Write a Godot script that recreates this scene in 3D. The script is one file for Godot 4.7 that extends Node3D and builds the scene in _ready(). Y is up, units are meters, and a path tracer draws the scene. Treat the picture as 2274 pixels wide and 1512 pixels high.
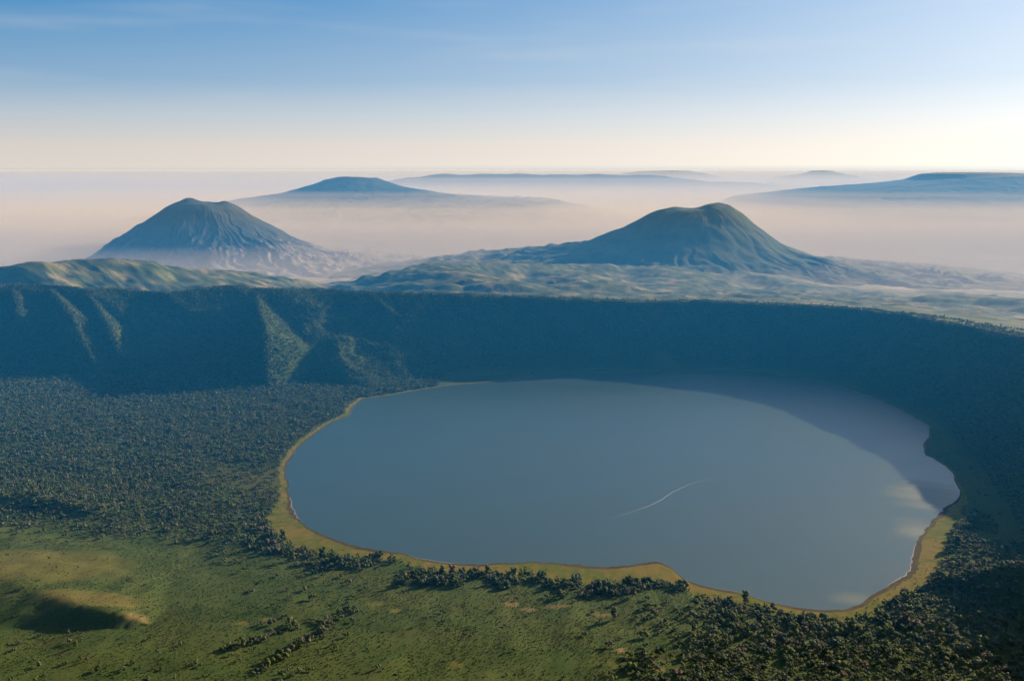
extends Node3D
# A crater lake seen from the air, volcanoes and hazy plains behind. Lake level is y = 0, metres, north-ish is -z.

const SUN_AZIMUTH := 51.0
const SUN_HEIGHT := 17.0
const EXPOSURE := 3.15
const EYE := 1170.0

const CX := 350.0
const CZ := -3850.0
const COLS := 1800

var rng := RandomNumberGenerator.new()
var na := FastNoiseLite.new()   # broad
var nb := FastNoiseLite.new()   # ridged
var nc := FastNoiseLite.new()   # fine
var nd := FastNoiseLite.new()   # patches
var RS := PackedFloat32Array()
var RM := PackedFloat32Array()
var RB := PackedFloat32Array()
var RR := PackedFloat32Array()
var HR := PackedFloat32Array()
var HB := PackedFloat32Array()
var mats := {}

# shoreline as (x, z) round the lake
var shore := [[-767,-5025],[-777,-4657],[-843,-4545],[-872,-4367],[-901,-4181],[-906,-4009],[-899,-3851],[-839,-3620],[-791,-3439],[-745,-3297],[-661,-3144],[-573,-3063],[-490,-2997],[-401,-2959],[-343,-2937],[-283,-2894],[-185,-2851],[-104,-2848],[-37,-2858],[58,-2869],[153,-2858],[272,-2831],[354,-2841],[426,-2876],[469,-2851],[481,-2783],[496,-2731],[541,-2693],[623,-2656],[655,-2632],[694,-2588],[759,-2554],[838,-2534],[900,-2540],[965,-2588],[1029,-2663],[1103,-2725],[1167,-2790],[1216,-2894],[1265,-3004],[1341,-3123],[1431,-3252],[1500,-3343],[1632,-3499],[1684,-3675],[1720,-3790],[1724,-3913],[1708,-4009],[1754,-4146],[1836,-4291],[1919,-4487],[1917,-4657],[1900,-4839],[1869,-5066],[1800,-5281],[1714,-5478],[1582,-5639],[1426,-5742],[1227,-5795],[958,-5768],[689,-5729],[424,-5690],[162,-5601],[-92,-5442],[-336,-5349],[-519,-5215],[-650,-5108]]
# rim: bearing from the lake's middle, distance, height
var rim := [[-180,3300,390],[-165,3450,390],[-150,3750,392],[-120,4350,400],[-90,4700,420],[-70,4750,425],[-60,4650,425],[-54.6,4487,425],[-52.3,4253,425],[-51.0,3968,412],[-48.3,3869,405],[-45.8,3481,388],[-40.4,3384,425],[-36.4,3075,408],[-32.3,3015,402],[-28.1,2774,400],[-23,2602,395],[-14,2457,385],[-4.2,2359,372],[6,2322,358],[12.7,2385,350],[18.8,2543,345],[28.1,2561,345],[40,2592,350],[46.2,2556,355],[54,2411,360],[61.3,2340,366],[66.4,2311,370],[80,2150,380],[100,2070,390],[120,2080,392],[140,2500,392],[160,3000,390]]
# foot of the wall: bearing, distance, height
var foot := [[-180,2600,50],[-150,3000,50],[-120,3700,40],[-90,4250,30],[-70,4330,28],[-60,4300,25],[-56.8,4239,25],[-55.9,3864,25],[-55.3,3585,25],[-54.5,3152,25],[-53,2854,25],[-49.4,2586,22],[-45.7,2384,18],[-42.5,2150,14],[-41,1921,8],[-38.5,1740,5],[-26.6,1834,5],[-16.9,1885,5],[-10.4,1898,5],[2.4,1922,5],[13.7,2059,5],[23.8,2217,5],[33.6,2275,5],[43.9,2146,5],[56.9,1897,5],[67.8,1742,5],[82,1510,5],[95,1440,5],[104,1420,5],[115,1440,6],[125,1490,8],[140,1800,15],[160,2200,40]]
# width of the grassy shore
var meadow := [[-180,130],[-175,135],[-168,130],[-160,100],[-152,70],[-145,60],[-140,80],[-135,120],[-128,150],[-120,110],[-110,42],[-100,28],[-90,26],[-75,30],[-60,22],[-54,45],[-46,36],[-42,14],[-30,14],[0,12],[60,12],[95,12],[104,14],[108,40],[115,75],[125,95],[135,100],[142,80],[150,70],[157,80],[165,80],[171,110],[174,165],[177,165]]
# spurs and ridges: crest points (x, height, z), slope to the near side, slope to the far side
var ridges := [
	{"p": [Vector3(-1640, 404, -6360), Vector3(-1390, 305, -5560), Vector3(-1300, 10, -5230)], "a": 0.95, "b": 0.60},
	{"p": [Vector3(-3200, 420, -6400), Vector3(-2920, 315, -5890), Vector3(-2700, 20, -5700)], "a": 0.95, "b": 0.58},
	{"p": [Vector3(-2925, 412, -6330), Vector3(-2620, 340, -5860), Vector3(-2300, 20, -5500)], "a": 0.95, "b": 0.58},
	{"p": [Vector3(-2690, 400, -6300), Vector3(-2410, 285, -5880), Vector3(-2170, 30, -5540)], "a": 0.95, "b": 0.58},
	{"p": [Vector3(735, 346, -6175), Vector3(800, 250, -6010), Vector3(850, 150, -5950)], "a": 0.9, "b": 0.9},
	{"p": [Vector3(1195, 3, -2728), Vector3(1261, 40, -2679), Vector3(1393, 112, -2590), Vector3(1800, 330, -2300), Vector3(2300, 385, -2000)], "a": 0.62, "b": 0.62},
	{"p": [Vector3(-1800, 66, -2740), Vector3(-1530, 64, -2653), Vector3(-1373, 64, -2585), Vector3(-1236, 60, -2502), Vector3(-1113, 54, -2437), Vector3(-1024, 46, -2415), Vector3(-965, 32, -2406), Vector3(-925, 10, -2391)], "a": 0.9, "b": 0.12, "aa": [0.06, 0.07, 0.10, 0.24, 0.8, 1.1, 1.1, 0.8]},
	{"p": [Vector3(-2100, 56, -3300), Vector3(-1869, 50, -3340), Vector3(-1693, 45, -3364), Vector3(-1530, 37, -3312), Vector3(-1344, 16, -3229)], "a": 0.4, "b": 0.12},
]
# hills on the highland outside the crater: x, z, height, half widths
var hills := [[-1835,-12870,-165,260,260],[-600,-9480,85,420,260],[-100,-9500,95,460,260],[769,-10472,-30,800,500],[3813,-9783,-90,600,400],[4060,-9139,-60,620,330],[4761,-9916,-90,900,500],[3852,-7577,80,700,500],[3384,-9940,-160,450,300],[-4474,-29664,-1040,420,420],[-27,-30000,-1040,700,420],[733,-25990,-860,900,600],[2927,-11121,-225,130,120]]
# long hills outside the crater: crest (x, height, z), slope towards the crater, slope away, roundness of the crest
var long_hills := [
	{"p": [Vector3(-7500, 240, -8600), Vector3(-5400, 285, -8900), Vector3(-4255, 318, -9049), Vector3(-3950, 302, -9800), Vector3(-3640, 110, -10900), Vector3(-3150, -100, -12099), Vector3(-2401, -300, -12776), Vector3(-1500, -480, -13600)], "a": 0.27, "b": 0.34, "w": 150.0, "aa": [0.55, 0.6, 0.6, 0.45, 0.28, 0.22, 0.2, 0.2]},
	{"p": [Vector3(-3600, 120, -10200), Vector3(-2700, 30, -9300), Vector3(-1900, 10, -8600)], "a": 0.22, "b": 0.22, "w": 260.0},
	{"p": [Vector3(-1900, -330, -12900), Vector3(-1435, -120, -12417), Vector3(-1043, -55, -12757), Vector3(-700, -80, -13400), Vector3(-200, -120, -13900), Vector3(700, -230, -14800), Vector3(1500, -300, -15500)], "a": 0.22, "b": 0.30, "w": 160.0},
	{"p": [Vector3(-1043, -60, -12757), Vector3(-700, 20, -11400), Vector3(-300, 70, -10000)], "a": 0.24, "b": 0.24, "w": 150.0},
	{"p": [Vector3(500, -260, -14500), Vector3(800, -150, -12600), Vector3(800, -70, -10900)], "a": 0.22, "b": 0.22, "w": 200.0},
	{"p": [Vector3(2300, -330, -15500), Vector3(2200, -290, -13800), Vector3(1900, -250, -12000), Vector3(1700, -200, -10700)], "a": 0.20, "b": 0.20, "w": 220.0},
	{"p": [Vector3(3600, -420, -15500), Vector3(4000, -430, -13600), Vector3(3900, -420, -12500)], "a": 0.2, "b": 0.2, "w": 220.0},
	{"p": [Vector3(5500, 0, -8800), Vector3(4600, -60, -9500), Vector3(3600, -110, -10000), Vector3(3000, -190, -10300)], "a": 0.2, "b": 0.2, "w": 200.0},
]


func _ready() -> void:
	setup_view()
	setup_noise()
	setup_tables()
	ridge_boxes()
	build_crater()
	build_lake()
	build_outer_ground()
	build_mountains()
	build_vegetation()
	build_haze()


# ---------------------------------------------------------------- camera, sky, sun
func setup_view() -> void:
	var cam := Camera3D.new()
	cam.name = "camera"
	cam.fov = 37.46
	cam.near = 1.0
	cam.far = 400000.0
	cam.position = Vector3(0, EYE, 0)
	cam.rotation_degrees.x = -9.77
	cam.current = true
	add_child(cam)
	var sun := DirectionalLight3D.new()
	sun.name = "sun"
	sun.light_energy = 1.6
	sun.light_color = Color(1.0, 0.89, 0.72)
	sun.light_angular_distance = 0.5
	sun.shadow_enabled = true
	add_child(sun)
	var s := sun_dir()
	sun.look_at_from_position(s * 1000.0, Vector3.ZERO, Vector3.UP)
	var env := Environment.new()
	env.tonemap_mode = Environment.TONE_MAPPER_LINEAR
	env.tonemap_exposure = EXPOSURE
	env.background_mode = Environment.BG_SKY
	env.sdfgi_enabled = true
	env.ssao_enabled = true
	env.ssil_enabled = true
	env.volumetric_fog_enabled = true
	env.volumetric_fog_density = 0.0000008
	env.volumetric_fog_albedo = Color(0.20, 0.48, 0.95).linear_to_srgb()
	env.volumetric_fog_anisotropy = 0.5
	env.volumetric_fog_length = 100000.0
	var sky := Sky.new()
	var pano := PanoramaSkyMaterial.new()
	pano.panorama = sky_picture(s)
	sky.sky_material = pano
	env.sky = sky
	var we := WorldEnvironment.new()
	we.name = "environment"
	we.environment = env
	add_child(we)


func sun_dir() -> Vector3:
	var a := deg_to_rad(SUN_AZIMUTH)
	var e := deg_to_rad(SUN_HEIGHT)
	return Vector3(sin(a) * cos(e), sin(e), -cos(a) * cos(e))


func sky_picture(s: Vector3) -> ImageTexture:
	var w := 2048
	var h := 1024
	var n := FastNoiseLite.new()
	n.seed = 5
	n.noise_type = FastNoiseLite.TYPE_SIMPLEX_SMOOTH
	n.fractal_octaves = 4
	n.frequency = 1.0
	var stops := [[0.0, Vector3(0.62, 0.57, 0.52)], [1.2, Vector3(0.57, 0.54, 0.51)], [2.8, Vector3(0.38, 0.47, 0.55)], [4.6, Vector3(0.15, 0.33, 0.53)], [9.5, Vector3(-0.08, 0.15, 0.46)], [30.0, Vector3(0.02, 0.13, 0.34)], [90.0, Vector3(0.02, 0.09, 0.27)]]
	var data := PackedFloat32Array()
	data.resize(w * h * 3)
	var cosaz := PackedFloat32Array()
	var sinaz := PackedFloat32Array()
	cosaz.resize(w)
	sinaz.resize(w)
	for x in w:
		var az := (x + 0.5) / w * TAU   # the picture begins at -z
		cosaz[x] = cos(az)
		sinaz[x] = sin(az)
	var k := 0
	for y in h:
		var el := 90.0 - (y + 0.5) / h * 180.0
		var e := maxf(el, 0.0)
		var base := Vector3(0.02, 0.09, 0.27)
		for i in stops.size() - 1:
			if e >= stops[i][0] and e <= stops[i + 1][0]:
				var t: float = (e - stops[i][0]) / (stops[i + 1][0] - stops[i][0])
				base = (stops[i][1] as Vector3).lerp(stops[i + 1][1], t)
		var ce := cos(deg_to_rad(el))
		var se := sin(deg_to_rad(el))
		var veil := smoothstep(1.5, 5.0, e) * (1.0 - smoothstep(25.0, 60.0, e))
		for x in w:
			if el <= 0.0:
				data[k] = 0.72 / EXPOSURE
				data[k + 1] = 0.68 / EXPOSURE
				data[k + 2] = 0.62 / EXPOSURE
				k += 3
				continue
			var dx := sinaz[x] * ce
			var dz := -cosaz[x] * ce
			var g := acos(clampf(dx * s.x + se * s.y + dz * s.z, -1.0, 1.0))
			var glow := exp(-g / 0.50)
			var c := base + Vector3(1.55, 1.40, 1.20) * glow
			if veil > 0.0:
				# thin high cloud drawn out along the horizon
				var st := n.get_noise_3d(dx * 2.2 + 3.0, se * 26.0, dz * 2.2)
				var st2 := n.get_noise_3d(dx * 5.0, se * 60.0 + 9.0, dz * 5.0)
				var cl := maxf(0.0, st * 0.85 + st2 * 0.4 + 0.0) * veil
				c = c.lerp(Vector3(0.80, 0.82, 0.84) * (0.75 + 0.6 * glow), clampf(cl * 0.35, 0.0, 0.6))
			data[k] = maxf(c.x, 0.005) / EXPOSURE
			data[k + 1] = c.y / EXPOSURE
			data[k + 2] = c.z / EXPOSURE
			k += 3
	return ImageTexture.create_from_image(Image.create_from_data(w, h, false, Image.FORMAT_RGBF, data.to_byte_array()))


# ---------------------------------------------------------------- shapes of the land
func setup_noise() -> void:
	rng.seed = 11
	var i := 0
	for n in [na, nb, nc, nd]:
		n.seed = 21 + i
		n.noise_type = FastNoiseLite.TYPE_SIMPLEX_SMOOTH
		n.fractal_octaves = 4
		i += 1
	na.frequency = 1.0 / 1500.0
	nb.frequency = 1.0 / 900.0
	nb.fractal_type = FastNoiseLite.FRACTAL_RIDGED
	nc.frequency = 1.0 / 60.0
	nd.frequency = 1.0 / 260.0
	nd.fractal_octaves = 3


func round_table(t: Array, k: int, soft: int) -> PackedFloat32Array:
	var a := t.duplicate()
	a.sort_custom(func(p, q): return p[0] < q[0])
	var n := a.size()
	var out := PackedFloat32Array()
	out.resize(COLS)
	var j := 0
	for c in COLS:
		var d := -180.0 + 360.0 * c / COLS
		while j < n and a[j][0] <= d:
			j += 1
		var p: Array = a[(j - 1 + n) % n]
		var q: Array = a[j % n]
		var d0: float = p[0] - (360.0 if j == 0 else 0.0)
		var d1: float = q[0] + (360.0 if j == n else 0.0)
		out[c] = lerpf(p[k], q[k], clampf((d - d0) / maxf(d1 - d0, 0.001), 0.0, 1.0))
	for pass_ in 2:
		if soft > 0:
			var src := out.duplicate()
			for c in COLS:
				var s := 0.0
				for o in range(-soft, soft + 1):
					s += src[(c + o + COLS) % COLS]
				out[c] = s / (2 * soft + 1)
	return out


func setup_tables() -> void:
	var st := []
	for p in shore:
		st.append([rad_to_deg(atan2(p[0] - CX, -(p[1] - CZ))), Vector2(p[0] - CX, p[1] - CZ).length()])
	RS = round_table(st, 1, 2)
	var mw := round_table(meadow, 1, 8)
	RB = round_table(foot, 1, 6)
	HB = round_table(foot, 2, 6)
	RR = round_table(rim, 1, 4)
	HR = round_table(rim, 2, 2)
	RM.resize(COLS)
	for c in COLS:
		var a := TAU * c / COLS
		var px := cos(a) * 1500.0
		var pz := sin(a) * 1500.0
		RS[c] += nc.get_noise_2d(px * 0.8, pz * 0.8) * 9.0
		RM[c] = RS[c] + mw[c] * 0.95 * (1.0 + 0.45 * nc.get_noise_2d(px * 1.3 + 900.0, pz * 1.3))
		RB[c] = maxf(RB[c], RM[c] + 20.0)
		RR[c] = maxf(RR[c], RB[c] + 200.0) + nd.get_noise_2d(px, pz + 4000.0) * 24.0
		HR[c] += nd.get_noise_2d(px * 0.9 + 1000.0, pz) * 6.0 + nc.get_noise_2d(px * 1.5, pz * 1.5) * 7.0


func tab(t: PackedFloat32Array, u: float) -> float:
	var i := int(floor(u))
	return lerpf(t[posmod(i, COLS)], t[posmod(i + 1, COLS)], u - i)


func column_at(x: float, z: float) -> float:
	return (rad_to_deg(atan2(x - CX, -(z - CZ))) + 180.0) / 360.0 * COLS


func ridge_height(x: float, z: float, r: Dictionary) -> float:
	var best := 1e9
	var h := -1e9
	var p: Array = r.p
	for i in p.size() - 1:
		var ax: float = p[i].x
		var az: float = p[i].z
		var bx: float = p[i + 1].x - ax
		var bz: float = p[i + 1].z - az
		var t := clampf(((x - ax) * bx + (z - az) * bz) / (bx * bx + bz * bz), 0.0, 1.0)
		var ex := x - ax - bx * t
		var ez := z - az - bz * t
		var d := ex * ex + ez * ez
		if d < best:
			best = d
			var side := bx * ez - bz * ex
			var m: float = lerpf(p[i].y, p[i + 1].y, t)
			var fall_a: float = lerpf(r.aa[i], r.aa[i + 1], t) if r.has("aa") else r.a
			var round_: float = r.get("w", 0.0)
			h = m - (sqrt(d + round_ * round_) - round_) * (fall_a if side > 0.0 else r.b)
	return h


func ridge_boxes() -> void:
	for r in ridges + long_hills:
		var lo := Vector2(1e9, 1e9)
		var hi := -lo
		var top := 0.0
		for q in r.p:
			lo = lo.min(Vector2(q.x, q.z))
			hi = hi.max(Vector2(q.x, q.z))
			top = maxf(top, q.y)
		var reach: float = minf(top / minf(r.a, r.b), 900.0)
		if r.has("w"):
			reach = 3200.0
		r.box = Rect2(lo - Vector2.ONE * reach, hi - lo + Vector2.ONE * reach * 2.0)


func soft_max(a: float, b: float, k: float) -> float:
	var t := clampf(0.5 + 0.5 * (b - a) / k, 0.0, 1.0)
	return lerpf(a, b, t) + k * t * (1.0 - t)


func crater_height(x: float, z: float, u := -1.0) -> float:
	if u < 0.0:
		u = column_at(x, z)
	var r := Vector2(x - CX, z - CZ).length()
	var rs := tab(RS, u)
	if r < rs:
		return -(rs - r) * 0.05
	var rm := tab(RM, u)
	if r < rm:
		return (r - rs) / (rm - rs) * 2.2
	var rb := tab(RB, u)
	var rr := tab(RR, u)
	var hb := tab(HB, u)
	var hr := tab(HR, u)
	var h := 0.0
	if r < rb:
		var t := (r - rm) / (rb - rm)
		h = lerpf(2.2, hb, t) + nd.get_noise_2d(x, z) * minf(6.0, (r - rm) * 0.03)
	elif r < rr:
		var t := (r - rb) / (rr - rb)
		var bulge := 4.0 * t * (1.0 - t)
		h = lerpf(hb, hr, 0.7 * t + 0.3 * t * t * (3.0 - 2.0 * t))
		h += bulge * (nb.get_noise_2d(x * 2.2, z * 2.2) * 30.0 + nd.get_noise_2d(x * 0.8, z * 0.8) * 12.0) + nd.get_noise_2d(x, z) * 6.0 * (1.0 - t)
	else:
		var d := r - rr
		h = lerpf(hr - d * 0.12, highland(x, z), smoothstep(0.0, 1400.0, d))
	for g in ridges:
		if (g.box as Rect2).has_point(Vector2(x, z)):
			var q := ridge_height(x, z, g) + nd.get_noise_2d(x * 2.5, z * 2.5) * 6.0 * clampf((r - rm) / 100.0, 0.0, 1.0)
			if q > h - 25.0:
				h = soft_max(h, q, 12.0) - (3.0 if h > q else 3.0) * clampf(1.0 - absf(h - q) / 12.0, 0.0, 1.0)
	return h


var fall := [[0.0, 330.0], [2600.0, 330.0], [4500.0, 110.0], [6000.0, -60.0], [8000.0, -290.0], [12000.0, -600.0], [16000.0, -920.0], [21000.0, -1220.0], [30000.0, -1350.0], [1e7, -1350.0]]


func fall_at(s: float) -> float:
	for i in fall.size() - 1:
		if s < fall[i + 1][0]:
			return lerpf(fall[i][1], fall[i + 1][1], (s - fall[i][0]) / (fall[i + 1][0] - fall[i][0]))
	return -1350.0


func highland(x: float, z: float) -> float:
	var s := Vector2(x - CX, z - CZ).length()
	var base := fall_at(s)
	var rough := smoothstep(2600.0, 4500.0, s) * (1.0 - smoothstep(11000.0, 19000.0, s))
	var h := base + na.get_noise_2d(x * 0.8, z * 0.8) * (45.0 * rough + 8.0)
	h += (nb.get_noise_2d(x * 0.7, z * 0.7) - 0.2) * 42.0 * rough + nd.get_noise_2d(x * 0.7, z * 0.7) * 12.0 * rough
	for q in long_hills:
		if (q.box as Rect2).has_point(Vector2(x, z)):
			var top := ridge_height(x + na.get_noise_2d(x * 1.5, z * 1.5 + 7000.0) * 260.0, z + na.get_noise_2d(x * 1.5 + 3000.0, z * 1.5) * 260.0, q)
			if top > h - 60.0:
				h = soft_max(h, top + (nb.get_noise_2d(x * 0.9, z * 0.9) - 0.3) * 26.0 + nd.get_noise_2d(x * 0.6, z * 0.6) * 12.0, 60.0)
	var wob := nd.get_noise_2d(x * 0.35, z * 0.35) * 0.5
	var fold := 0.93 + 0.14 * nb.get_noise_2d(x * 0.7, z * 0.7)
	var gouge := (nb.get_noise_2d(x * 1.2 + 90.0, z * 1.2) - 0.3) * 15.0 + nd.get_noise_2d(x * 0.4, z * 0.4) * 10.0
	for q in hills:
		var dx: float = (x - q[0]) / q[3]
		var dz: float = (z - q[1]) / (q[4] * (0.75 if z > q[1] else 1.5))
		dx += wob
		var d := dx * dx + dz * dz
		if d < 6.0:
			var a: float = q[2] - fall_at(Vector2(q[0] - CX, q[1] - CZ).length())
			h = maxf(h, base + a * exp(-d * 1.1) * fold + gouge)
	return h


# ---------------------------------------------------------------- meshes and materials
func land_material(key: String, grain: float, rough: float) -> StandardMaterial3D:
	if mats.has(key):
		return mats[key]
	var m := StandardMaterial3D.new()
	m.resource_name = key
	m.vertex_color_use_as_albedo = true
	m.roughness = rough
	m.metallic_specular = 0.15
	var n := FastNoiseLite.new()
	n.seed = hash(key) % 1000
	n.noise_type = FastNoiseLite.TYPE_SIMPLEX_SMOOTH
	n.frequency = 0.035
	n.fractal_octaves = 5
	n.fractal_gain = 0.62
	var t := NoiseTexture2D.new()
	t.width = 512
	t.height = 512
	t.seamless = true
	t.noise = n
	var ramp := Gradient.new()
	ramp.offsets = PackedFloat32Array([0.2, 0.5, 0.8])
	ramp.colors = PackedColorArray([Color(0.52, 0.54, 0.50), Color(0.80, 0.80, 0.78), Color(1, 1, 1)])
	t.color_ramp = ramp
	m.albedo_texture = t
	m.uv1_triplanar = true
	m.uv1_world_triplanar = true
	m.uv1_scale = Vector3.ONE / grain
	mats[key] = m
	return m


func grid_mesh(v: PackedVector3Array, col: PackedColorArray, cols: int, rows: int, wrap: bool) -> ArrayMesh:
	var nrm := PackedVector3Array()
	nrm.resize(v.size())
	for j in rows:
		var j0 := maxi(j - 1, 0) * cols
		var j1 := mini(j + 1, rows - 1) * cols
		for i in cols:
			var i0 := (i - 1 + cols) % cols if wrap else maxi(i - 1, 0)
			var i1 := (i + 1) % cols if wrap else mini(i + 1, cols - 1)
			var n := (v[j1 + i] - v[j0 + i]).cross(v[j * cols + i1] - v[j * cols + i0])
			if n.y < 0.0:
				n = -n
			nrm[j * cols + i] = n.normalized()
	var idx := PackedInt32Array()
	var wide := cols if wrap else cols - 1
	idx.resize(wide * (rows - 1) * 6)
	var k := 0
	# rows run outwards or away; pick the winding that faces up
	var a0 := v[0]
	var up := (v[cols] - a0).cross(v[1] - a0).y > 0.0
	for j in rows - 1:
		for i in wide:
			var a := j * cols + i
			var b := j * cols + (i + 1) % cols
			var c := a + cols
			var d := b + cols
			idx[k] = a
			idx[k + 1] = b if up else c
			idx[k + 2] = c if up else b
			idx[k + 3] = b
			idx[k + 4] = d if up else c
			idx[k + 5] = c if up else d
			k += 6
	var arr := []
	arr.resize(Mesh.ARRAY_MAX)
	arr[Mesh.ARRAY_VERTEX] = v
	arr[Mesh.ARRAY_NORMAL] = nrm
	arr[Mesh.ARRAY_COLOR] = col
	arr[Mesh.ARRAY_INDEX] = idx
	var m := ArrayMesh.new()
	m.add_surface_from_arrays(Mesh.PRIMITIVE_TRIANGLES, arr)
	return m


func setting(called: String, mesh: Mesh, mat: Material, label: String, category: String) -> MeshInstance3D:
	var o := MeshInstance3D.new()
	o.name = called
	o.mesh = mesh
	o.material_override = mat
	o.set_meta("kind", "structure")
	o.set_meta("label", label)
	o.set_meta("category", category)
	add_child(o, true)
	return o


# ---------------------------------------------------------------- the crater
func floor_color(x: float, z: float) -> Color:
	var f := nd.get_noise_2d(x + 700.0, z) * 0.5 + 0.5
	var g := nc.get_noise_2d(x, z) * 0.5 + 0.5
	var c := Color(0.056, 0.098, 0.030).lerp(Color(0.090, 0.115, 0.036), clampf(f * 1.6 - 0.3, 0.0, 1.0))
	c = c.lerp(Color(0.14, 0.12, 0.05), clampf(g * 2.2 - 1.25, 0.0, 1.0) * 0.6)
	for q in patches:
		var dx: float = (x - q[0]) / q[2]
		var dz: float = (z - q[1]) / q[3]
		var d := dx * dx + dz * dz + (g - 0.5) * 1.2
		if d < 1.0:
			c = c.lerp(q[4], clampf((1.0 - d) * 1.8, 0.0, 1.0) * 0.85)
	return c


# bare and dry places on the crater floor: x, z, half widths, colour
var patches := [[-1360, -2740, 300, 160, Color(0.145, 0.14, 0.045)], [-1120, -2500, 150, 60, Color(0.165, 0.145, 0.05)], [-975, -2425, 40, 24, Color(0.24, 0.18, 0.085)], [-1600, -3330, 200, 60, Color(0.13, 0.135, 0.04)],
	[0, -2560, 22, 24, Color(0.26, 0.19, 0.09)], [40, -2520, 30, 10, Color(0.26, 0.19, 0.09)], [120, -2535, 45, 12, Color(0.24, 0.18, 0.085)], [240, -2490, 30, 12, Color(0.24, 0.18, 0.085)], [265, -2270, 16, 14, Color(0.28, 0.20, 0.10)], [340, -2170, 18, 14, Color(0.28, 0.20, 0.10)], [-130, -2200, 18, 14, Color(0.20, 0.17, 0.05)], [-310, -2500, 18, 12, Color(0.20, 0.19, 0.05)], [-370, -2550, 30, 18, Color(0.17, 0.17, 0.05)], [-700, -2430, 22, 12, Color(0.22, 0.18, 0.06)], [-640, -2450, 20, 12, Color(0.20, 0.18, 0.06)], [-900, -3620, 130, 260, Color(0.095, 0.10, 0.035)], [-1090, -3700, 160, 130, Color(0.10, 0.10, 0.036)]]


func build_crater() -> void:
	# shore strips share their edges: bare mud, then grass
	shore_strip("mud_shore", 0.0, 0.30, 5, Color(0.075, 0.060, 0.038), Color(0.11, 0.088, 0.045), "brown mud edge between the lake water and the grass band", "mud")
	shore_strip("shore_meadow", 0.30, 1.0, 9, Color(0.225, 0.165, 0.040), Color(0.115, 0.145, 0.022), "yellow-green grass band running round the lake shore", "meadow")
	var floor_rows := 90
	var wall_rows := 46
	var out_rows := 22
	var rows := floor_rows + wall_rows + out_rows
	var v := PackedVector3Array()
	var col := PackedColorArray()
	v.resize(rows * COLS)
	col.resize(rows * COLS)
	for j in rows:
		for c in COLS:
			var r := 0.0
			if j <= floor_rows:
				var t := float(j) / floor_rows
				r = lerpf(RM[c], RB[c], t * (0.5 + 0.5 * t))
			elif j <= floor_rows + wall_rows:
				r = lerpf(RB[c], RR[c], float(j - floor_rows) / wall_rows)
			else:
				r = RR[c] + 1500.0 * pow(float(j - floor_rows - wall_rows) / (out_rows - 1), 1.6)
			var a := deg_to_rad(-180.0 + 360.0 * c / COLS)
			var x := CX + sin(a) * r
			var z := CZ - cos(a) * r
			v[j * COLS + c] = Vector3(x, crater_height(x, z, c), z)
			var k := floor_color(x, z)
			if r > RR[c] - 25.0:
				k = k.lerp(Color(0.24, 0.20, 0.08), clampf(nd.get_noise_2d(x * 0.7, z * 0.7) * 2.0 + 0.1, 0.0, 1.0))
			col[j * COLS + c] = k
	setting("crater_terrain", grid_mesh(v, col, COLS, rows, true), land_material("crater soil", 70.0, 0.95), "steep-walled volcanic crater with a broad scrubby floor", "terrain")


func shore_strip(called: String, f0: float, f1: float, rows: int, c0: Color, c1: Color, label: String, category: String) -> void:
	var v := PackedVector3Array()
	var col := PackedColorArray()
	v.resize(rows * COLS)
	col.resize(rows * COLS)
	for j in rows:
		for c in COLS:
			var wide := RM[c] - RS[c]
			# the mud is never wider than 30 m
			var edge := minf(0.30, (12.0 + 18.0 * maxf(0.0, nd.get_noise_1d(c * 3.0) + 0.4)) / wide)
			var e0 := 0.0 if f0 == 0.0 else edge
			var e1 := edge if f0 == 0.0 else 1.0
			var r := RS[c] + wide * lerpf(e0, e1, float(j) / (rows - 1))
			var a := deg_to_rad(-180.0 + 360.0 * c / COLS)
			var x := CX + sin(a) * r
			var z := CZ - cos(a) * r
			v[j * COLS + c] = Vector3(x, (r - RS[c]) / wide * 2.2, z)
			var g := clampf(nc.get_noise_2d(x * 1.5, z * 1.5) * 1.3 + 0.5 + nd.get_noise_2d(x, z) * 0.9, 0.0, 1.0)
			col[j * COLS + c] = c0.lerp(c1, g)
	setting(called, grid_mesh(v, col, COLS, rows, true), land_material("shore", 45.0, 0.95), label, category)


# how ruffled the water is, over x -1000..2000 and z -6000..-2400: calm, with wind-ruffled streaks towards the far-side bay
func ruffles() -> ImageTexture:
	var im := Image.create(600, 720, false, Image.FORMAT_L8)
	for j in 720:
		for i in 600:
			var x := -1000.0 + i * 5.0
			var z := -6000.0 + j * 5.0
			var wind := nd.get_noise_2d(x * 0.25 + 9000.0, z * 0.55) * 0.5 + 0.5
			var streak := nc.get_noise_2d((x + z * 0.3) * 0.12, z * 0.55 - x * 0.2) * 0.5 + 0.5
			var r := 0.56 + 0.14 * wind
			for q in [[1500.0, -3480.0, 190.0, 230.0], [1330.0, -3130.0, 110.0, 160.0], [930.0, -2610.0, 90.0, 60.0]]:
				var d := pow((x - q[0]) / q[2], 2.0) + pow((z - q[1]) / q[3], 2.0)
				r += 0.4 * clampf(1.25 - d - streak * 0.9, 0.0, 1.0)
			im.set_pixel(i, j, Color(r, r, r))
	return ImageTexture.create_from_image(im)


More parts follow.
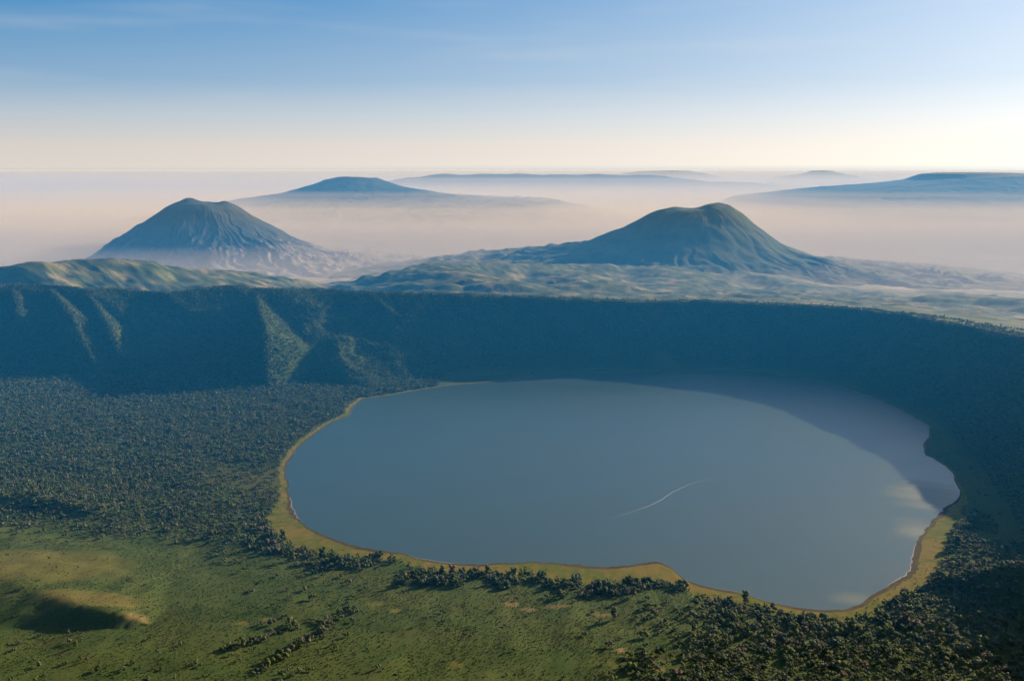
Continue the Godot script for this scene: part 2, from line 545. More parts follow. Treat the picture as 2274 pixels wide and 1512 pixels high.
func build_lake() -> void:
	var rings := [0.0, 0.25, 0.5, 0.75, 0.9, 1.0]
	var v := PackedVector3Array()
	var col := PackedColorArray()
	for f in rings:
		for c in COLS:
			var a := deg_to_rad(-180.0 + 360.0 * c / COLS)
			var r: float = maxf((RS[c] + 4.0) * f, 0.5)
			v.append(Vector3(CX + sin(a) * r, 0.06, CZ - cos(a) * r))
			col.append(Color.WHITE)
	var m := StandardMaterial3D.new()
	m.resource_name = "lake water"
	m.albedo_color = Color(0.017, 0.040, 0.029).linear_to_srgb()
	m.roughness = 0.5
	m.metallic_specular = 0.72
	m.roughness_texture = ruffles()
	var crust := StandardMaterial3D.new()
	crust.resource_name = "soda crust"
	crust.albedo_color = Color(0.24, 0.205, 0.19).linear_to_srgb()
	crust.roughness = 0.9
	var cv := PackedVector3Array()
	var cc := PackedColorArray()
	for j in 2:
		for c in COLS:
			var a := deg_to_rad(-180.0 + 360.0 * c / COLS)
			var wide := maxf(0.0, nd.get_noise_1d(c * 2.2 + 300.0) - 0.02) * 5.0
			var r := RS[c] + 2.2 - (wide if j == 0 else 0.0)
			cv.append(Vector3(CX + sin(a) * r, 0.10 if j == 0 else 0.16, CZ - cos(a) * r))
			cc.append(Color.WHITE)
	setting("soda_crust", grid_mesh(cv, cc, COLS, 2, true), crust, "whitish soda crust along the water's edge", "crust")
	var line := [Vector2(317, -3243), Vector2(408, -3306), Vector2(516, -3414), Vector2(600, -3540), Vector2(702, -3647), Vector2(801, -3715)]
	var foam := StandardMaterial3D.new()
	foam.resource_name = "foam"
	foam.albedo_color = Color(Color(0.4, 0.42, 0.4).linear_to_srgb(), 0.5)
	foam.transparency = BaseMaterial3D.TRANSPARENCY_ALPHA
	foam.roughness = 0.9
	var curve := Curve2D.new()
	for i in line.size():
		var tan_: Vector2 = (line[mini(i + 1, line.size() - 1)] - line[maxi(i - 1, 0)]) / 6.0
		curve.add_point(line[i], -tan_, tan_)
	var pts := curve.tessellate_even_length(6, 9.0)
	var fv := PackedVector3Array()
	var fc := PackedColorArray()
	for side in [-1.0, 1.0]:
		for i in pts.size():
			var along := (pts[mini(i + 1, pts.size() - 1)] - pts[maxi(i - 1, 0)]).normalized()
			var w := (1.0 + 2.4 * maxf(0.0, nc.get_noise_1d(i * 9.0) + 0.3)) * sin(PI * (i + 1.0) / (pts.size() + 1.0))
			var off := nc.get_noise_1d(i * 5.0 + 400.0) * 6.0
			var p: Vector2 = pts[i] + Vector2(-along.y, along.x) * (side * w + off)
			fv.append(Vector3(p.x, 0.10, p.y))
			fc.append(Color.WHITE)
	setting("foam_streak", grid_mesh(fv, fc, pts.size(), 2, false), foam, "thin white foam streak drawn across the lake", "foam")
	var arr := grid_mesh(v, col, COLS, rings.size(), true).surface_get_arrays(0)
	var uv := PackedVector2Array()
	for p in v:
		uv.append(Vector2((p.x + 1000.0) / 3000.0, (p.z + 6000.0) / 3600.0))
	arr[Mesh.ARRAY_TEX_UV] = uv
	var lm := ArrayMesh.new()
	lm.add_surface_from_arrays(Mesh.PRIMITIVE_TRIANGLES, arr)
	setting("lake_water", lm, m, "calm blue-green crater lake with a glassy surface", "lake")


# ---------------------------------------------------------------- land outside the crater
func outer_color(x: float, z: float, h: float) -> Color:
	var s := Vector2(x - CX, z - CZ).length()
	var f := na.get_noise_2d(x * 2.2 + 300.0, z * 2.2)
	var g := nd.get_noise_2d(x * 0.8, z * 0.8)
	var p := nd.get_noise_2d(x * 1.3 + 4000.0, z * 0.9)
	var green := Color(0.075, 0.090, 0.036).lerp(Color(0.145, 0.150, 0.055), clampf(p * 2.0 + 0.4, 0.0, 1.0))
	green = green.lerp(Color(0.33, 0.25, 0.14), clampf(f * 2.2 + g * 0.9 + p * 0.5 - 0.25, 0.0, 0.8))
	green = green.lerp(Color(0.034, 0.05, 0.022), clampf((-g - 0.12) * 6.0, 0.0, 0.85))
	var tan_ := Color(0.50, 0.39, 0.26).lerp(Color(0.40, 0.32, 0.20), clampf(f * 1.8 + 0.4, 0.0, 1.0))
	tan_ = tan_.lerp(Color(0.20, 0.17, 0.12), clampf(g * 1.5 - 0.1, 0.0, 0.7))
	return green.lerp(tan_, smoothstep(-380.0, -800.0, h + f * 150.0))


func build_outer_ground() -> void:
	var bear := PackedFloat32Array()
	var d := -180.0
	while d < 180.0:
		bear.append(d)
		d += 0.16 if absf(d - 2.0) < 58.0 else 3.0
	var cols := bear.size()
	var radii := PackedFloat32Array()
	var r := 0.0
	var step := 34.0
	while r < 180000.0:
		radii.append(r)
		r += step
		step *= 1.021 if r < 40000.0 else 1.12
	var rows := radii.size()
	var v := PackedVector3Array()
	var col := PackedColorArray()
	v.resize(rows * cols)
	col.resize(rows * cols)
	for j in rows:
		for i in cols:
			var a := deg_to_rad(bear[i])
			var start := tab(RR, (bear[i] + 180.0) / 360.0 * COLS) + 1250.0
			var q := start + radii[j]
			var x := CX + sin(a) * q
			var z := CZ - cos(a) * q
			var h := 0.0
			if radii[j] < 300.0:
				h = crater_height(x, z) - 1.5 * (1.0 - radii[j] / 300.0)
			else:
				h = highland(x, z)
			v[j * cols + i] = Vector3(x, h, z)
			col[j * cols + i] = outer_color(x, z, h)
	setting("ground", grid_mesh(v, col, cols, rows, true), land_material("highland soil", 420.0, 0.95), "rolling green highland falling to a dry tan plain", "ground")


func profile(t: Array, r: float) -> float:
	for i in t.size() - 1:
		if r < t[i + 1][0]:
			return lerpf(t[i][1], t[i + 1][1], (r - t[i][0]) / (t[i + 1][0] - t[i][0]))
	return t[t.size() - 1][1]


# A mountain as a round sheet: drop below the summit by distance, on the side towards -x and on the side towards +x.
func mountain(called: String, at: Vector3, left: Array, right: Array, reach: float, gully: float, gullies: float, paint: Callable, label: String, bumps := []) -> void:
	var cols := 420
	var rows := 110
	var v := PackedVector3Array()
	var col := PackedColorArray()
	v.resize(cols * rows)
	col.resize(cols * rows)
	var across := Vector2(-at.z, at.x).normalized()
	for j in rows:
		var r := reach * pow((j + 0.05) / (rows - 1), 1.25)
		for i in cols:
			var a := TAU * i / cols
			var dx := sin(a)
			var dz := -cos(a)
			var k := clampf(0.5 + 0.5 * (dx * across.x + dz * across.y) * 1.15, 0.0, 1.0)
			var drop := lerpf(profile(left, r), profile(right, r), k * k * (3.0 - 2.0 * k))
			var f := r / reach
			var bend := nd.get_noise_2d((at.x + dx * r) * 0.16, (at.z + dz * r) * 0.16) * 0.30 + nd.get_noise_2d((at.x + dx * r) * 0.5, (at.z + dz * r) * 0.5 + 900.0) * 0.06
			var ring := Vector2(cos(a + bend), sin(a + bend)) * gullies * 100.0
			var g1 := nb.get_noise_2d(ring.x * 3.0 + at.x, ring.y * 3.0 + r * 0.12)
			var g2 := nb.get_noise_2d(ring.x * 8.0 + at.z, ring.y * 8.0 + r * 0.15)
			var wx := at.x + dx * r
			var wz := at.z + dz * r
			var amp := gully * (0.14 * smoothstep(0.05, 0.15, f) + 0.86 * smoothstep(0.16, 0.42, f)) * (1.0 - 0.8 * smoothstep(0.6, 1.0, f)) * (0.7 + 0.8 * nd.get_noise_2d(wx * 0.12, wz * 0.12))
			var y := at.y - drop + (g1 - 0.35) * amp + (g2 - 0.3) * amp * 0.5
			y += nd.get_noise_2d(wx * 0.25, wz * 0.25) * gully * 0.3 + (nb.get_noise_2d(wx * 0.8, wz * 0.8) - 0.3) * gully * 0.45 * smoothstep(0.15, 0.5, f)
			for b in bumps:
				y += b[2] * exp(-(pow(wx - b[0], 2.0) + pow(wz - b[1], 2.0)) / (b[3] * b[3]))
			v[j * cols + i] = Vector3(at.x + dx * r, y, at.z + dz * r)
			col[j * cols + i] = paint.call(f, drop, g1, g2, at.x + dx * r, at.z + dz * r)
	setting(called, grid_mesh(v, col, cols, rows, true), land_material("mountain soil", 500.0, 0.95), label, "mountain")


func build_mountains() -> void:
	var ash := func(f: float, drop: float, g1: float, g2: float, x: float, z: float) -> Color:
		var c := Color(0.075, 0.078, 0.060).lerp(Color(0.12, 0.105, 0.085), clampf(g1, 0.0, 1.0))
		var low := smoothstep(700.0, 1350.0, drop + nd.get_noise_2d(x * 0.3, z * 0.3) * 400.0)
		c = c.lerp(Color(0.46, 0.37, 0.30), clampf(low * (1.1 - g2 * 0.9), 0.0, 1.0))
		return c.lerp(Color(0.40, 0.31, 0.21), smoothstep(0.55, 0.9, f))
	mountain("volcano_cone", Vector3(-6850, 430, -22600), [[0, 40], [250, 15], [430, 0], [620, 30], [850, 130], [1700, 680], [2700, 1330], [3600, 1600], [6500, 1900]], [[0, 60], [250, 60], [420, 40], [620, 90], [1250, 480], [1900, 850], [2700, 1190], [3600, 1330], [5200, 1480], [7000, 1780]], 7000.0, 170.0, 14.0, ash, "steep grey volcano with a broken summit and pale ash gullies at its foot", [[-7130, -22480, 95, 190], [-6480, -22700, 25, 200]])
	var grassy := func(f: float, drop: float, g1: float, g2: float, x: float, z: float) -> Color:
		var c := Color(0.07, 0.085, 0.035).lerp(Color(0.13, 0.135, 0.055), clampf(g1 * 1.2, 0.0, 1.0))
		var low := smoothstep(0.25, 0.6, f)
		var p := nd.get_noise_2d(x * 0.5, z * 0.5)
		c = c.lerp(Color(0.16, 0.17, 0.06).lerp(Color(0.28, 0.22, 0.13), clampf(p * 2.0 + 0.4, 0.0, 1.0)), low * 0.8)
		return c.lerp(Color(0.05, 0.065, 0.03), clampf(-p * 2.2 - 0.2, 0.0, 0.8))
	mountain("grassy_mountain", Vector3(3500, 480, -18440), [[0, 30], [294, 40], [546, 62], [800, 120], [966, 185], [1218, 330], [1470, 480], [2140, 700], [3150, 870], [5000, 1080], [8000, 1500]], [[0, 30], [252, 5], [462, 35], [714, 190], [882, 330], [1134, 490], [1386, 650], [1890, 855], [2478, 1025], [3318, 1190], [5500, 1330], [8000, 1550]], 7600.0, 130.0, 6.0, grassy, "broad green dome-shaped mountain with an uneven rounded top", [[3700, -18400, 55, 260], [2950, -18500, 40, 300], [3300, -18450, -20, 150], [1900, -18100, 110, 620], [4300, -18500, 60, 300]])
	var scrub := func(f: float, drop: float, g1: float, g2: float, x: float, z: float) -> Color:
		return Color(0.085, 0.09, 0.055).lerp(Color(0.33, 0.26, 0.18), smoothstep(700.0, 1500.0, drop))
	mountain("shield_mountain", Vector3(-6243, 820, -39510), [[0, 10], [500, 0], [900, 90], [2150, 500], [3400, 740], [4600, 920], [9000, 1700], [13000, 2300]], [[0, 10], [500, 20], [1000, 60], [2000, 400], [4000, 730], [6000, 880], [8000, 960], [11000, 1500], [14000, 2300]], 13500.0, 170.0, 9.0, scrub, "wide blue shield volcano with a knobbly summit above the haze")
	mountain("table_mountain", Vector3(18600, 985, -41000), [[0, 0], [1500, 20], [2000, 60], [2600, 300], [4000, 480], [6500, 680], [9500, 1020], [13000, 2400]], [[0, 0], [1500, 20], [2800, 120], [5000, 700], [9000, 1500], [13000, 2400]], 13000.0, 50.0, 7.0, scrub, "long blue flat-topped mountain whose foot is lost in haze")
	mountain("far_peak", Vector3(26770, 925, -88000), [[0, 0], [900, 30], [1800, 320], [3500, 520], [7000, 1400], [9000, 2400]], [[0, 0], [900, 30], [1700, 250], [3000, 480], [7000, 1400], [9000, 2400]], 9000.0, 90.0, 7.0, scrub, "small pale peak alone on the hazy horizon")
	mountain("far_table_mountain", Vector3(14300, 895, -93900), [[0, 0], [2600, 60], [4200, 300], [8000, 1400], [10000, 2400]], [[0, 0], [2000, 20], [3400, 250], [8000, 1400], [10000, 2400]], 10000.0, 90.0, 7.0, scrub, "faint low flat mountain on the horizon behind the long ridge")
	# the long ridge
	var cols := 300
	var rows := 41
	var v := PackedVector3Array()
	var col := PackedColorArray()
	for j in rows:
		var t := (j / float(rows - 1) - 0.5) * 2.0
		for i in cols:
			var x := lerpf(-14000.0, 26000.0, i / float(cols - 1))
			var top := 700.0 + na.get_noise_1d(x * 0.3) * 160.0 + nd.get_noise_1d(x * 0.12) * 60.0 - 1000.0 * smoothstep(6000.0, 24000.0, x) - 900.0 * smoothstep(-4000.0, -14000.0, x) + 90.0 * exp(-pow((x - 1500.0) / 5000.0, 2.0))
			var y := lerpf(top, -1500.0, pow(absf(t), 1.3)) + nb.get_noise_2d(x * 0.3, t * 2000.0) * 120.0 * absf(t)
			v.append(Vector3(x, y, -65000.0 - t * 7000.0))
			col.append(Color(0.09, 0.095, 0.06))
	setting("long_ridge", grid_mesh(v, col, cols, rows, false), land_material("mountain soil", 500.0, 0.95), "long low blue ridge floating above the haze", "ridge")


# ---------------------------------------------------------------- trees and shrubs
const TONES := [["dark green", Color(0.045, 0.072, 0.028)], ["grey-green", Color(0.105, 0.125, 0.075)], ["olive green", Color(0.105, 0.130, 0.038)], ["brownish", Color(0.150, 0.115, 0.080)]]
const FORMS := ["round", "spreading", "tall oval", "double-crowned"]
# lines of trees along dry gullies (x, z)
var gully_lines := [[Vector2(-420, -2500), Vector2(-470, -2440), Vector2(-475, -2390), Vector2(-500, -2330), Vector2(-530, -2280), Vector2(-565, -2200), Vector2(-590, -2150)], [Vector2(-560, -2400), Vector2(-620, -2320), Vector2(-690, -2270)]]
var tree_at := []


func leaf_material(called: String, c: Color) -> StandardMaterial3D:
	var m := StandardMaterial3D.new()
	m.resource_name = called
	m.albedo_color = c.linear_to_srgb()
	m.vertex_color_use_as_albedo = true
	m.roughness = 0.8
	m.metallic_specular = 0.2
	m.cull_mode = BaseMaterial3D.CULL_DISABLED
	m.backlight_enabled = true
	m.backlight = Color(0.45, 0.48, 0.30)
	return m


func crown_mesh(form: int, seed_: int, clumps: int, leaves: int) -> ArrayMesh:
	# unit crown: about 1 m across, foot of the tree at y = 0; clumps of leaf sprays round several lobes
	var q := RandomNumberGenerator.new()
	q.seed = seed_
	var v := PackedVector3Array()
	var n := PackedVector3Array()
	var col := PackedColorArray()
	var idx := PackedInt32Array()
	for c in clumps:
		var a := q.randf() * TAU
		var d := sqrt(q.randf()) * 0.34
		var rad := q.randf_range(0.15, 0.23)
		var y := 0.55 - d * d * 1.6 + q.randf_range(-0.10, 0.06)
		if form == 1:
			d *= 1.25
			y = 0.50 - d * 0.25 + q.randf_range(-0.04, 0.04)
			rad *= 0.85
		elif form == 2:
			d *= 0.7
			y = 0.35 + 0.75 * c / clumps
			rad *= 1.0 - 0.3 * c / clumps
		elif form == 3:
			a = (0.3 if c % 2 == 0 else 3.4) + q.randf_range(-0.9, 0.9)
			d = q.randf_range(0.15, 0.38)
			y = q.randf_range(0.36, 0.60)
		var m := Vector3(cos(a) * d, y, sin(a) * d)
		var tone := q.randf_range(0.75, 1.25)
		# dense inner lobe
		var base := v.size()
		var ring := 6
		for j in 3:
			var pol := PI * (j + 0.6) / 3.2
			for i in ring:
				var az := TAU * (i + 0.5 * j) / ring
				var dir := Vector3(sin(pol) * cos(az), cos(pol), sin(pol) * sin(az))
				v.append(m + dir * rad * q.randf_range(0.66, 0.9))
				n.append(dir)
				col.append(Color(tone, tone, tone) * 0.8)
		for j in 2:
			for i in ring:
				var p0 := base + j * ring + i
				var p1 := base + j * ring + (i + 1) % ring
				face(idx, v, n, p0, p1, p0 + ring)
				face(idx, v, n, p1, p1 + ring, p0 + ring)
		for i in 4:
			face(idx, v, n, base, base + i + 1, base + i + 2)
		for l in leaves:
			var u := q.randf() * 2.0 - 0.75
			var w := q.randf() * TAU
			var s := sqrt(maxf(0.0, 1.0 - u * u))
			var dir := Vector3(s * cos(w), u, s * sin(w)).normalized()
			var p := m + dir * rad * q.randf_range(0.8, 1.12)
			var t := dir.cross(Vector3(q.randf() - 0.5, q.randf() - 0.5, q.randf() - 0.5)).normalized()
			var b := (dir.cross(t) + dir * q.randf_range(-0.7, 0.7)).normalized()
			var sz := q.randf_range(0.035, 0.065)
			var k := v.size()
			var shade := tone * q.randf_range(0.8, 1.25)
			v.append_array([p - t * sz, p + b * sz * 1.3, p + t * sz, p - b * sz * 1.1])
			n.append_array([dir, dir, dir, dir])
			for i in 4:
				col.append(Color(shade, shade, shade))
			face(idx, v, n, k, k + 1, k + 2)
			face(idx, v, n, k, k + 2, k + 3)
	var arr := []
	arr.resize(Mesh.ARRAY_MAX)
	arr[Mesh.ARRAY_VERTEX] = v
	arr[Mesh.ARRAY_NORMAL] = n
	arr[Mesh.ARRAY_COLOR] = col
	arr[Mesh.ARRAY_INDEX] = idx
	var out := ArrayMesh.new()
	out.add_surface_from_arrays(Mesh.PRIMITIVE_TRIANGLES, arr)
	return out


# a triangle whose front looks the way its corners' normals point
func face(idx: PackedInt32Array, v: PackedVector3Array, n: PackedVector3Array, a: int, b: int, c: int) -> void:
	var out := (v[b] - v[a]).cross(v[c] - v[a]).dot(n[a] + n[b] + n[c]) < 0.0
	idx.append_array([a, b, c] if out else [a, c, b])


func trunk_mesh(seed_: int) -> ArrayMesh:
	var q := RandomNumberGenerator.new()
	q.seed = seed_
	var st := SurfaceTool.new()
	st.begin(Mesh.PRIMITIVE_TRIANGLES)
	tube(st, Vector3(0, -0.06, 0), Vector3(0.02, 0.34, 0.01), 0.045, 0.028)
	for i in 3:
		var a := i * TAU / 3.0 + q.randf()
		tube(st, Vector3(0.015, 0.26 + 0.02 * i, 0.01), Vector3(cos(a) * 0.22, 0.5, sin(a) * 0.22), 0.022, 0.009)
	st.generate_normals()
	return st.commit()


func tube(st: SurfaceTool, a: Vector3, b: Vector3, ra: float, rb: float) -> void:
	var d := (b - a).normalized()
	var s := d.cross(Vector3(0.3, 0.1, 1.0)).normalized()
	var t := d.cross(s)
	for i in 6:
		var p := s * cos(TAU * i / 6) + t * sin(TAU * i / 6)
		var q := s * cos(TAU * (i + 1) / 6) + t * sin(TAU * (i + 1) / 6)
		for w in [a + p * ra, b + p * rb, b + q * rb, a + p * ra, b + q * rb, a + q * ra]:
			st.add_vertex(w)


func in_sight(x: float, z: float, more: float) -> bool:
	return z < -1950.0 and absf(x) < -z * 0.51 * more + 60.0


func line_distance(p: Vector2, line: Array) -> float:
	var best := 1e9
	for i in line.size() - 1:
		best = minf(best, p.distance_to(Geometry2D.get_closest_point_to_segment(p, line[i], line[i + 1])))
	return best


# how thickly trees stand, and in which stand: 0 none, else [share, zone, radius]
func stand(x: float, z: float, u: float, r: float) -> Array:
	var rm := tab(RM, u)
	if r < rm + 4.0:
		return []
	var rb := tab(RB, u)
	var rr := tab(RR, u)
	var f := nd.get_noise_2d(x * 1.4 + 5000.0, z * 1.4)
	var g := nd.get_noise_2d(x * 0.45, z * 0.45 + 2000.0)
	if r > rb + 30.0:
		if r < rr + 15.0:
			return [0.85, "wall", 6.0]
		if r < rr + 500.0:
			return [0.55 if r < rr + 60.0 else 0.2 + f * 0.8, "rim", 6.5]
		return []
	var near := r - rm
	if near < 90.0 + f * 90.0 and z > -3300.0:
		return [0.62 + f * 0.5 - 0.5 * smoothstep(-60.0, -500.0, x) * smoothstep(-150.0, 350.0, x), "belt", 10.5]
	if z > -3250.0 and x > -1250.0:
		for l in gully_lines:
			if line_distance(Vector2(x, z), l) < 13.0:
				return [0.9, "gully", 9.0]
	if x > 150.0 and z > -3000.0:
		return [0.62 * smoothstep(250.0, 620.0, x + f * 220.0 + (z + 2350.0) * 0.5) * (0.75 + f * 0.5) + 0.012, "wood", 9.5]
	if x < -400.0:
		var hill := ridge_height(x, z, ridges[6])
		if hill > -20.0 and z > -3000.0:
			return [0.015, "scrub", 5.0]
		var c := smoothstep(-2640.0, -3330.0, z + g * 300.0 + f * 160.0 - (x + 1000.0) * 0.15)
		var open_ := exp(-(pow((x + 980.0) / 190.0, 2.0) + pow((z + 3660.0) / 260.0, 2.0)))
		var d := c * c * (0.74 + f * 0.6) * (1.0 - 0.85 * open_)
		return [maxf(d, 0.05 + f * 0.09), "forest" if c > 0.3 else "scrub", 8.2]
	return [0.02 + maxf(0.0, f) * 0.06, "scrub", 5.5]


func bulk(r: float) -> String:
	return "small" if r < 8.0 else "middling" if r < 10.0 else "large" if r < 12.0 else "huge"


# what stands near a tree, in words one can find in the picture
func landmark(x: float, z: float) -> String:
	var marks := [[420, -2820, "by the blunt grass spit"], [0, -2560, "by the horseshoe of bare sand"], [265, -2270, "by the lone round sand patch"], [840, -2480, "behind the lake's deepest bay"], [1230, -2750, "below the grassy spur"], [1330, -3050, "by the mud-edged shore"], [-620, -3000, "behind the broadest grass corner"], [-330, -2880, "behind the narrow middle grass strip"], [150, -2720, "behind the straight grass strip"], [-580, -2300, "near the two tree-lined gullies"], [-980, -2440, "near the eroded hillock"], [1080, -2250, "below the shaded spur flank"], [620, -2330, "at the wood's ragged edge"], [-900, -3500, "near the open clearing"], [-1400, -3100, "near the low grassy ridge"], [760, -2180, "deep among other crowns"]]
	var best := 1e12
	var said := ""
	for m in marks:
		var d := pow(x - m[0], 2.0) + pow(z - m[1], 2.0)
		if d < best:
			best = d
			said = m[2]
	return said


func build_vegetation() -> void:
	var bark := StandardMaterial3D.new()
	bark.resource_name = "bark"
	bark.albedo_color = Color(0.10, 0.075, 0.055).linear_to_srgb()
	bark.roughness = 0.95
	var crowns := []
	for k in 4:
		crowns.append(crown_mesh(k, 40 + k, 9, 22))
	var trunk := trunk_mesh(9)
	var leafs := []
	for t in TONES:
		leafs.append(leaf_material(t[0] + " leaves", t[1]))
	# every tree: x, y, z, radius, form, tone, zone
	var list := []
	var z := -1960.0
	while z > -7600.0:
		var gap := 11.0
		var half := -z * 0.51 * 1.12 + 150.0
		var x := -half
		while x < half:
			var px := x + rng.randf_range(-5.2, 5.2)
			var pz := z + rng.randf_range(-5.2, 5.2)
			var pick := rng.randf()
			var size := rng.randf_range(0.5, 1.2) * (1.45 if rng.randf() > 0.86 else 1.0)
			var form := rng.randi_range(0, 3)
			var tone_pick := rng.randf()
			x += gap
			var r := Vector2(px - CX, pz - CZ).length()
			if r < 960.0 or r > 5300.0:
				continue
			var u := column_at(px, pz)
			var s := stand(px, pz, u, r)
			if s.is_empty() or pick > s[0]:
				continue
			var tone := 0
			if tone_pick > 0.90:
				tone = 3 if rng.randf() > 0.4 else 1
			elif tone_pick > 0.5:
				tone = 1
			elif tone_pick > 0.25:
				tone = 2
			list.append([px, crater_height(px, pz, u), pz, s[2] * size, form, tone, s[1], rng.randf() * TAU])
		z -= gap
	# the 300 that show largest are trees of their own
	var order := []
	for i in list.size():
		var t: Array = list[i]
		if t[2] < -2165.0 - t[1] * 1.8 and absf(t[0]) < -t[2] * 0.50 and t[6] != "wall" and t[6] != "rim" and t[2] > -3400.0:
			order.append([t[3] / -t[2], i])
	order.sort_custom(func(p, q): return p[0] > q[0])
	var single := {}
	var where := {"belt": "in the shore belt", "gully": "in a gully line", "wood": "in the thick wood", "scrub": "amid low scrub", "forest": "at the forest edge"}
	var groups := {"belt": "trees of the shore belt", "gully": "trees lined up along the gullies", "wood": "trees of the thick wood", "scrub": "single trees in the scrub", "forest": "trees of the crater floor forest"}
	for k in mini(300, order.size()):
		var t: Array = list[order[k][1]]
		single[order[k][1]] = true
		var o := Node3D.new()
		o.name = "tree" if k == 0 else "tree_%03d" % k
		o.position = Vector3(t[0], t[1] - 0.1, t[2])
		o.rotation.y = t[7]
		o.set_meta("label", "%s %s %s tree %s, %s" % [bulk(t[3]), TONES[t[5]][0], FORMS[t[4]], where[t[6]], landmark(t[0], t[2])])
		o.set_meta("category", "tree")
		o.set_meta("group", groups[t[6]])
		add_child(o)
		for part in [["trunk", trunk, bark], ["crown", crowns[t[4]], leafs[t[5]]]]:
			var p := MeshInstance3D.new()
			p.name = part[0]
			p.mesh = part[1]
			p.material_override = part[2]
			p.scale = Vector3.ONE * t[3] * 2.0
			o.add_child(p)
	# the rest of the forest
	var leaf := leaf_material("forest leaves", Color.WHITE)
	var wood := Node3D.new()
	wood.name = "forest"
	wood.set_meta("kind", "stuff")
	wood.set_meta("label", "close-grown forest covering the crater floor and its walls")
	wood.set_meta("category", "forest")
	add_child(wood)
	for form in 4:
		var ids := []
		for i in list.size():
			if list[i][4] == form and not single.has(i):
				ids.append(i)
		var mesh: ArrayMesh = crown_mesh(form, 40 + form, 6, 12)
		mesh.surface_set_material(0, leaf)
		var mm := MultiMesh.new()
		mm.transform_format = MultiMesh.TRANSFORM_3D
		mm.use_colors = true
		mm.mesh = mesh
		mm.instance_count = ids.size()
		for k in ids.size():
			var t: Array = list[ids[k]]
			var b := Basis(Vector3.UP, t[7]).scaled(Vector3.ONE * t[3] * 2.0)
			mm.set_instance_transform(k, Transform3D(b, Vector3(t[0], t[1] - t[3] * 0.25, t[2])))
			mm.set_instance_color(k, TONES[t[5]][1] * (0.78 + 0.48 * fmod(t[7] * 7.3, 1.0)))
		var mi := MultiMeshInstance3D.new()
		mi.name = "trees"
		mi.multimesh = mm
		mi.set_meta("kind", "stuff")
		wood.add_child(mi, true)
	# low scrub
	var shrub := crown_mesh(0, 77, 4, 9)
	shrub.surface_set_material(0, leaf)
	var spots := []
	z = -1960.0
	while z > -4400.0:
		var gap := 5.5 if z > -3000.0 else 10.0
		var half := -z * 0.51 * 1.1 + 80.0
		var x := -half
		while x < half:
			var px := x + rng.randf_range(-3.2, 3.2)
			var pz := z + rng.randf_range(-3.2, 3.2)
			x += gap
			var pick := rng.randf()
			var size := rng.randf_range(1.0, 2.5) * (1.6 if rng.randf() > 0.92 else 1.0)
			var shade := rng.randf()
			var r := Vector2(px - CX, pz - CZ).length()
			if r < 960.0:
				continue
			var u := column_at(px, pz)
			var rm := tab(RM, u)
			if r < rm - 3.0 and (pick > 0.10 or r < rm - 45.0 or r < tab(RS, u) + 18.0):
				continue
			var f := nd.get_noise_2d(px * 1.1 - 800.0, pz * 1.1)
			var share := 0.50 + f * 0.5
			var dry := 0.0
			for q in patches:
				var dx: float = (px - q[0]) / q[2]
				var dz: float = (pz - q[1]) / q[3]
				if dx * dx + dz * dz < 0.9:
					dry = 0.35
			if pick > share * (1.0 - dry):
				continue
			var c := Color(0.042, 0.070, 0.025).lerp(Color(0.110, 0.130, 0.046), shade * shade)
			if dry > 0.0:
				c = c.lerp(Color(0.17, 0.14, 0.06), 0.6)
			spots.append([Vector3(px, crater_height(px, pz, u) - size * 0.35, pz), size * (0.75 if dry > 0.0 else 1.0), c])
		z -= gap
	var sm := MultiMesh.new()
	sm.transform_format = MultiMesh.TRANSFORM_3D
	sm.use_colors = true
	sm.mesh = shrub
	sm.instance_count = spots.size()
	for k in spots.size():
		var b := Basis(Vector3.UP, k * 2.4).scaled(Vector3.ONE * spots[k][1] * 2.0)
		sm.set_instance_transform(k, Transform3D(b, spots[k][0]))
		sm.set_instance_color(k, spots[k][2])
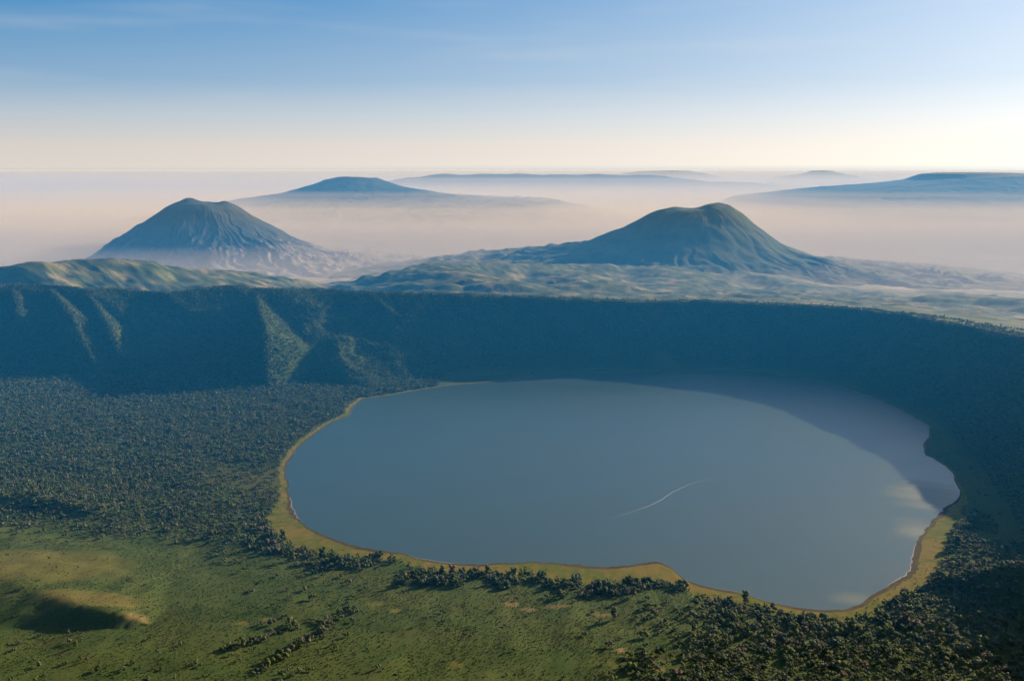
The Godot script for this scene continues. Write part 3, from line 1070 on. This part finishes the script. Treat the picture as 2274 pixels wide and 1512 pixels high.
	var si := MultiMeshInstance3D.new()
	si.name = "scrub"
	si.multimesh = sm
	si.set_meta("kind", "stuff")
	si.set_meta("label", "low green scrub scattered over the crater floor")
	si.set_meta("category", "scrub")
	add_child(si)



# ---------------------------------------------------------------- haze
func fog(called: String, lo: Vector3, hi: Vector3, density: float, albedo: Color, label: String) -> void:
	var f := FogVolume.new()
	f.name = called
	f.shape = RenderingServer.FOG_VOLUME_SHAPE_BOX
	f.size = hi - lo
	f.position = (lo + hi) / 2.0
	var m := FogMaterial.new()
	m.density = density
	m.albedo = albedo.linear_to_srgb()
	f.material = m
	f.set_meta("kind", "stuff")
	f.set_meta("label", label)
	f.set_meta("category", "haze")
	add_child(f, true)


func build_haze() -> void:
	var dust := Color(1.0, 0.78, 0.54)
	fog("crater_haze", Vector3(-30000, -1700, -6900), Vector3(30000, 850, -2200), 0.000052, Color(0.02, 0.30, 0.84), "thin blue morning haze lying over the crater lake and its far walls")
	fog("mountain_haze", Vector3(-90000, -1680, -46000), Vector3(90000, 1050, -6950), 0.000018, Color(0.10, 0.40, 0.92), "faint blue haze round the two near volcanoes")
	fog("plain_haze", Vector3(-100000, -1700, -130000), Vector3(100000, -420, -13050), 0.00008, dust, "warm dusty haze lying low over the dry plain")
	fog("plain_haze_001", Vector3(-101000, -1695, -131000), Vector3(101000, -120, -22550), 0.00009, dust, "dusty haze over the plain round the feet of the volcanoes")
	fog("far_haze", Vector3(-110000, -1690, -128000), Vector3(110000, 110, -26000), 0.00008, dust, "pale haze bank over the far plain, lowest layer")
	fog("far_haze_001", Vector3(-111000, -1685, -129000), Vector3(111000, 330, -32000), 0.00005, dust, "pale haze bank over the far plain, middle layer")
	fog("far_haze_002", Vector3(-112000, -1675, -129500), Vector3(112000, 620, -46050), 0.00003, dust, "thin upper haze over the far plain behind the wide volcano")
	fog("horizon_haze", Vector3(-120000, -1670, -135000), Vector3(120000, 920, -50000), 0.000026, Color(0.70, 0.62, 0.53), "pale high haze along the horizon behind the mountains")
